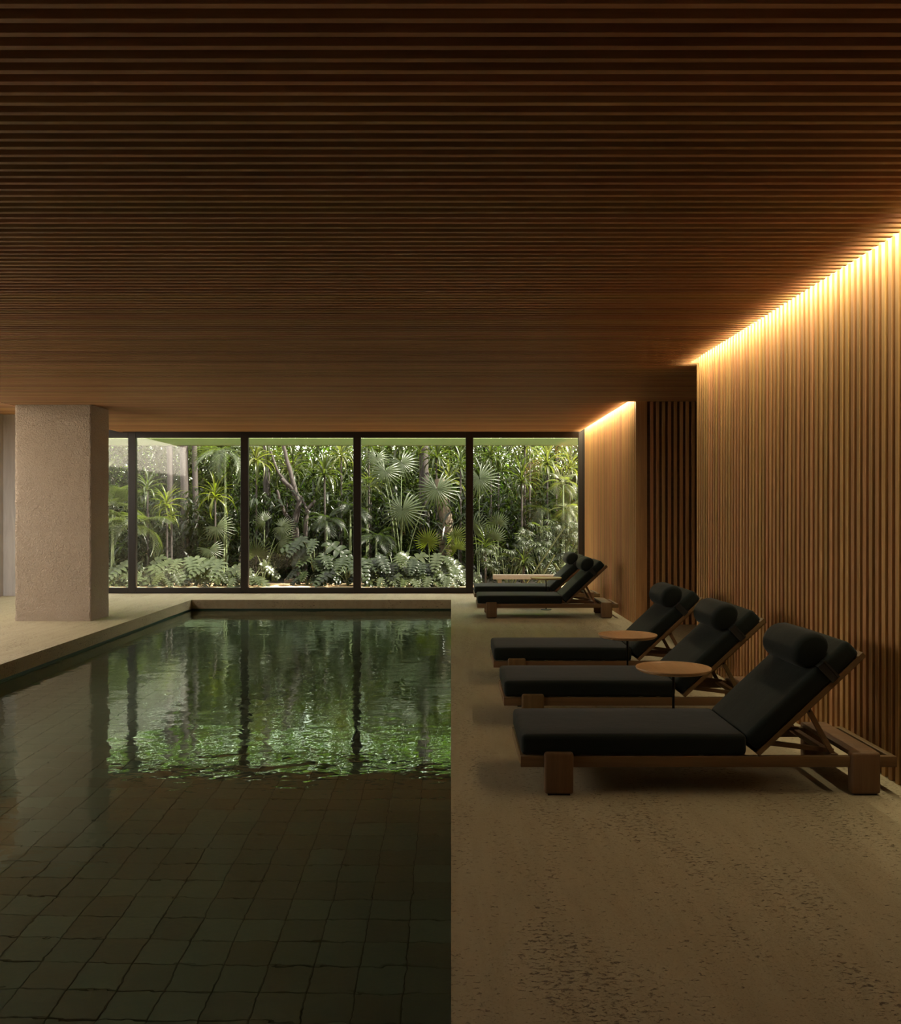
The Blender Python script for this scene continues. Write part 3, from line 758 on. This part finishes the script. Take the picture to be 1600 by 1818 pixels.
for px, L, lab in ((205, .30, 'low split-leaf plant at the foot of the glass right beside the column'), (292, .32, 'low split-leaf plant on the gravel under the lime rosette of the second pane'), (372, .30, 'low split-leaf plant under the column reflection'),
        (420, .30, 'low split-leaf plant against the mullion between second and third panes')): philodendron(px, 1022, 18.9, L, 7, lab, m_leaf_mid, spread=.30)
# --- third pane
fan_palm((468, 20.0), [(500, 935, 19.9, 26, 100, 0), (470, 925, 20.0, 22, -60, 2), (455, 985, 19.6, 36, -5, 2), (497, 960, 19.8, 34, 70, 2)], 'fan palm low on the left of the third pane', mat=m_leaf_mid)
rosette(576, 846, 20.4, .66, 44, 'large spiky dracaena on a slim trunk right of centre in the third pane', m_leaf_mid, bend=.05)
rosette(520, 838, 22.0, .75, 34, 'arching dracaena behind the forked tree', m_leaf_mid)
rosette(606, 812, 21.6, .70, 34, 'bright dracaena high beside the middle mullion of the third pane', m_leaf_pale)
rosette(455, 820, 21.0, .9, 24, 'strap-leaved plant with long hanging blades in the top left of the third pane', m_leaf_pale, name='strap_leaf_plant')
feather_palm(580, 925, 20.0, .62, 11, 'dark feathery palm below the spiky dracaena', m_leaf_dark, el0=60, el1=-15)
feather_palm(622, 905, 20.6, .62, 9, 'dark feathery palm against the right edge of the third pane', m_leaf_dark, el0=60, el1=-15)
philodendron(560, 968, 19.5, .46, 13, 'glossy dark split-leaf philodendron in the middle of the third pane', m_leaf_dark, spread=.42)
philodendron(618, 1000, 19.1, .50, 10, 'split-leaf philodendron at the lower right of the third pane', m_leaf_dark)
philodendron(448, 1010, 19.0, .36, 9, 'split-leaf philodendron at the lower left of the third pane', m_leaf_mid, spread=.4)
philodendron(545, 1015, 19.3, .34, 8, 'low split-leaf plant behind the small garden step', m_leaf_dark, spread=.35)
# --- fourth pane
fan_palm((712, 20.6), [(776, 868, 19.9, 47, 178, 0), (715, 905, 19.8, 47, 176, 0), (684, 836, 20.5, 38, 200, 1), (713, 822, 20.8, 38, 160, 1), (668, 812, 21.0, 30, 190, 1)], 'tall fan palm with big round leaves in the middle of the fourth pane')
fan_palm((764, 20.0), [(760, 962, 19.6, 28, 10, 0), (808, 955, 19.8, 26, 30, 1), (812, 975, 19.5, 24, -20, 2)], 'low bright green fan palm at the right of the fourth pane', mat=m_leaf_lime)
rosette(775, 815, 21.8, .75, 34, 'dark strap-leaved dracaena behind the big fan leaves', m_leaf_mid)
rosette(818, 830, 21.0, .58, 26, 'grey-green dracaena at the right edge of the fourth pane', m_leaf_grey)
rosette(655, 800, 21.6, .7, 24, 'dark arching plant high on the left of the fourth pane', m_leaf_mid)
feather_palm(668, 955, 20.2, .6, 12, 'dark feathery fronds low on the left of the fourth pane', m_leaf_dark, el0=50, el1=-10)
feather_palm(652, 870, 21.0, .7, 9, 'feathery palm against the left edge of the fourth pane', m_leaf_mid)
for px, py, L, m, lab in ((658, 990, .40, m_leaf_dark, 'split-leaf shrub at the lower left corner of the fourth pane'), (700, 992, .36, m_leaf_mid, 'pale-veined split-leaf shrub under the lower big fan leaf'),
        (738, 1000, .36, m_leaf_dark, 'split-leaf shrub at the foot of the fourth pane, below the low fan palm'), (778, 995, .42, m_leaf_mid, 'split-leaf shrub in the lower right of the fourth pane'), (812, 1012, .38, m_leaf_grey, 'pale split-leaf shrub against the mullion left of the far loungers')):
    philodendron(px, py, 19.2 + (px % 3)*.15, L, 12, lab, m, spread=.42)
for px, L, lab in ((680, .30, 'low split-leaf plant at the foot of the fourth pane, under the lower big fan leaf'), (722, .30, 'low split-leaf plant at the bottom centre of the fourth pane'), (762, .32, 'low split-leaf plant under the lime fan palm of the fourth pane'),
        (796, .30, 'low split-leaf plant near the lower right corner of the fourth pane')): philodendron(px, 1024, 18.8, L, 7, lab, m_leaf_mid, spread=.30)
rd = random.Random(77)
for k in range(12):
    rosette(470 + k*47 + rd.uniform(-10, 10), rd.uniform(800, 880), 22.2 + rd.uniform(-.4, .4), rd.uniform(.55, .8), 24, 'arching strap-leaved plant deep in the thicket', [m_leaf_mid, m_leaf_pale, m_leaf_dark][k % 3], group='strap-leaved plants deep in the thicket', name='strap_leaf_plant')
# --- fifth pane
fan_palm((850, 20.4), [(852, 850, 20.0, 42, 165, 0), (842, 940, 20.2, 34, 30, 2)], 'fan palm half hidden by the mullion left of the fifth pane')
rosette(927, 858, 20.2, .70, 44, 'large dracaena with white-edged blades in the middle of the fifth pane', m_leaf_mid)
rosette(872, 815, 21.2, .72, 38, 'bushy bright dracaena in the top left of the fifth pane', m_leaf_mid)
rosette(932, 795, 21.6, .7, 36, 'pale sunlit dracaena at the top centre of the fifth pane', m_leaf_pale)
rosette(972, 825, 20.8, .74, 40, 'upright dracaena with a thick green crown in the top right of the fifth pane', m_leaf_pale)
rosette(1012, 835, 21.4, .7, 36, 'pale arching dracaena touching the right window jamb', m_leaf_pale)
feather_palm(1000, 860, 20.2, .62, 12, 'pale spidery palm at the right of the fifth pane', m_leaf_pale, el0=70, el1=-30)
feather_palm(1008, 905, 20.0, .62, 11, 'pale drooping palm above the dense bush at the right', m_leaf_pale, el0=50, el1=-30)
feather_palm(962, 905, 20.3, .55, 8, 'green feathery fronds between the big dracaena and the dense bush', m_leaf_mid, el0=45, el1=-20)
bush(978, 948, 19.7, .72, .45, .38, 110, 'dense small-leaved bush above the far loungers', m_leaf_mid)
bush(900, 985, 19.6, .55, .4, .34, 70, 'low leafy bush left of centre in the fifth pane', m_leaf_mid)
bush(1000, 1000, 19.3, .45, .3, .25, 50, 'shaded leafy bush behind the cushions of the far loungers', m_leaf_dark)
fan_palm((886, 19.8), [(884, 930, 19.6, 24, 0, 2), (876, 958, 19.5, 30, -20, 2)], 'small palm with finger-like leaves low in the fifth pane')
rosette(862, 975, 19.5, .55, 30, 'grassy strap-leaved plant at the lower left of the fifth pane', m_leaf_mid, name='strap_leaf_plant')
rosette(930, 1005, 19.2, .5, 30, 'grassy strap-leaved plant behind the farthest lounger seat', m_leaf_mid, name='strap_leaf_plant')

# trees
def tree(name, label, paths, mat, n=10):
    b = Vector(paths[0][0][0]); t = empty(name, (b.x, b.y, GZ), label, 'tree')
    for i, (pts, r0, r1) in enumerate(paths):
        pts = [Vector(p) for p in pts]; q = []
        for j in range(len(pts)-1):
            for k in range(4): q.append(pts[j].lerp(pts[j+1], k/4) + Vector((random.uniform(-.012, .012), 0, 0)))
        q.append(pts[-1]); m_ = len(q); stem_obj('trunk' if i == 0 else 'branch', t, [(q, [r0 + (r1-r0)*k/(m_-1) for k in range(m_)])], mat, n)
    return t
Y0 = 21.2
A = lambda x, y: at(x, y, Y0)
tree('forked_tree', 'dark forked tree with bending trunks in the third pane', [
    ([A(528, 1035), A(527, 960), A(523, 930), A(532, 890), A(520, 868), A(500, 850)], .10, .05),
    ([A(523, 932), A(508, 915), A(497, 890), A(492, 870)], .055, .035), ([A(532, 892), A(518, 850), A(508, 810), A(502, 780)], .06, .04),
    ([A(541, 1035), A(543, 940), A(545, 905), A(560, 888)], .075, .03), ([A(546, 908), A(538, 890), A(533, 880)], .04, .03), ([A(520, 868), A(495, 840), A(480, 800)], .04, .02)], m_bark)
Y0 = 22.4
for px, r, top, lab in ((300, .09, 770, 'slim tree trunk upper left in the second pane'), (326, .12, 775, 'thick tree trunk in the upper middle of the second pane'), (345, .08, 775, 'slim trunk right beside the thick trunk in the second pane'),
          (472, .10, 770, 'dark trunk behind the hanging strap leaves in the third pane'), (752, .13, 770, 'broad dark trunk at the top of the fourth pane')):
    b = Vector(((px-CX)/F*Y0, Y0, GZ)); tree('background_tree', lab, [([b, A(px+3, 900), A(px, top-40)], r, r*.8)], m_bark)
Y0 = 21.6
tree('pale_tree', 'short pale trunk showing under the big right fan leaf of the fourth pane', [([A(792, 1030), A(793, 930), A(785, 890), A(780, 850)], .20, .12)], m_bark_pale)
Y0 = 19.5
for (a, b), lab in ((((935, 1035), (1003, 935)), 'bamboo cane leaning to the right behind the farthest lounger'), (((955, 1035), (985, 985)), 'short thin cane leaning behind the round table by the window'), (((985, 1000), (1010, 1038)), 'thin cane leaning left under the dense bush')):
    p, q = A(*a), A(*b); p.z = max(p.z, GZ)
    t = empty('bamboo_cane', (p.x, p.y, p.z)); set_props(t, lab, 'cane', 'leaning canes in the garden')
    stem_obj('stalk', t, [([p, p.lerp(q, .3), p.lerp(q, .6), q], [.02, .019, .018, .016])], m_leaf_pale, 8)
m_old = plain('weathered_timber', (0.050, 0.037, 0.022), 0.8, 0, 20, 0.3, 0.3)
o = bm_obj('timber_edging', bbox(-.85, 1.55, -.06, .06, 0, .10, .006, 1), m_old); o.location = (1.75, 19.45, GZ+.2)
for ex in (-.7, 1.4): bm_obj('support_post', bbox(ex-.04, ex+.04, -.04, .04, -.2, 0), m_old, o)
set_props(o, 'long low timber rail outside, behind the far loungers', 'rail')
o = bm_obj('garden_step', bbox(-.20, .20, -.1, .1, 0, .10, .012, 2), m_darkstone); o.location = (at(521, 0, 20.9).x, 20.9, GZ)
set_props(o, 'small dark stone step at the back of the gravel path', 'step')

# background thicket: countless blades
def thicket(name, label, x0, x1, y0, y1, z0, z1, n, mat, Lr, wr, seed, dens=None):
    r = random.Random(seed); vs, fs = [], []
    k = 0
    while k < n:
        p = Vector((r.uniform(x0, x1), r.uniform(y0, y1), z0 + (z1-z0)*r.random()))
        if dens and r.random() > dens(p): k += 1; continue
        k += 1
        az = r.uniform(0, 2*PI); el = r.uniform(-.9, .9); d = Vector((math.cos(az)*math.cos(el), math.sin(az)*math.cos(el), math.sin(el)))
        s = d.cross(Vector((r.uniform(-1, 1), r.uniform(-1, 1), 1.2))).normalized(); L = r.uniform(*Lr); w = r.uniform(*wr)
        b = len(vs); m1 = p + d*L*.5; e = p + d*L + Vector((0, 0, -L*.35))
        vs += [tuple(p), tuple(m1 - s*w), tuple(m1 + s*w), tuple(e)]; fs += [(b, b+1, b+2), (b+1, b+3, b+2)]
    o = link_mesh(name, py_mesh(name, vs, fs, mat)); set_props(o, label, 'foliage', kind='stuff'); return o
def gaps(p):                                                        # thin places where the sky shows through
    z0 = p.z - (p.y-24)*0.07
    if -5.0 < p.x < -2.3 and 3.0 < z0 < 4.15: return .62
    if p.x > 0.6 and z0 > 2.9: return .7
    return 1.0
thicket('background_thicket', 'deep tangled green foliage filling the back of the garden', -13, 6.5, 22.6, 25.5, -.05, 4.0, 48000, m_leaf_mid, (.25, .6), (.012, .04), 5, gaps)
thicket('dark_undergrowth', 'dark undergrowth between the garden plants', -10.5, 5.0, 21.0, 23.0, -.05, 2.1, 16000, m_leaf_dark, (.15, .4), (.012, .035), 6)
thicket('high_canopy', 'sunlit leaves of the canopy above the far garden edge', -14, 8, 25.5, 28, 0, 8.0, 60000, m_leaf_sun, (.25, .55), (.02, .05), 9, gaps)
bm = bmesh.new(); box(bm, -14, 9, 28.3, 28.6, -.3, 2.6); o = bm_obj('garden_wall', bm, m_darkstone); set_props(o, 'dark wall closing the garden behind the thicket', 'wall'); o['kind'] = 'structure';
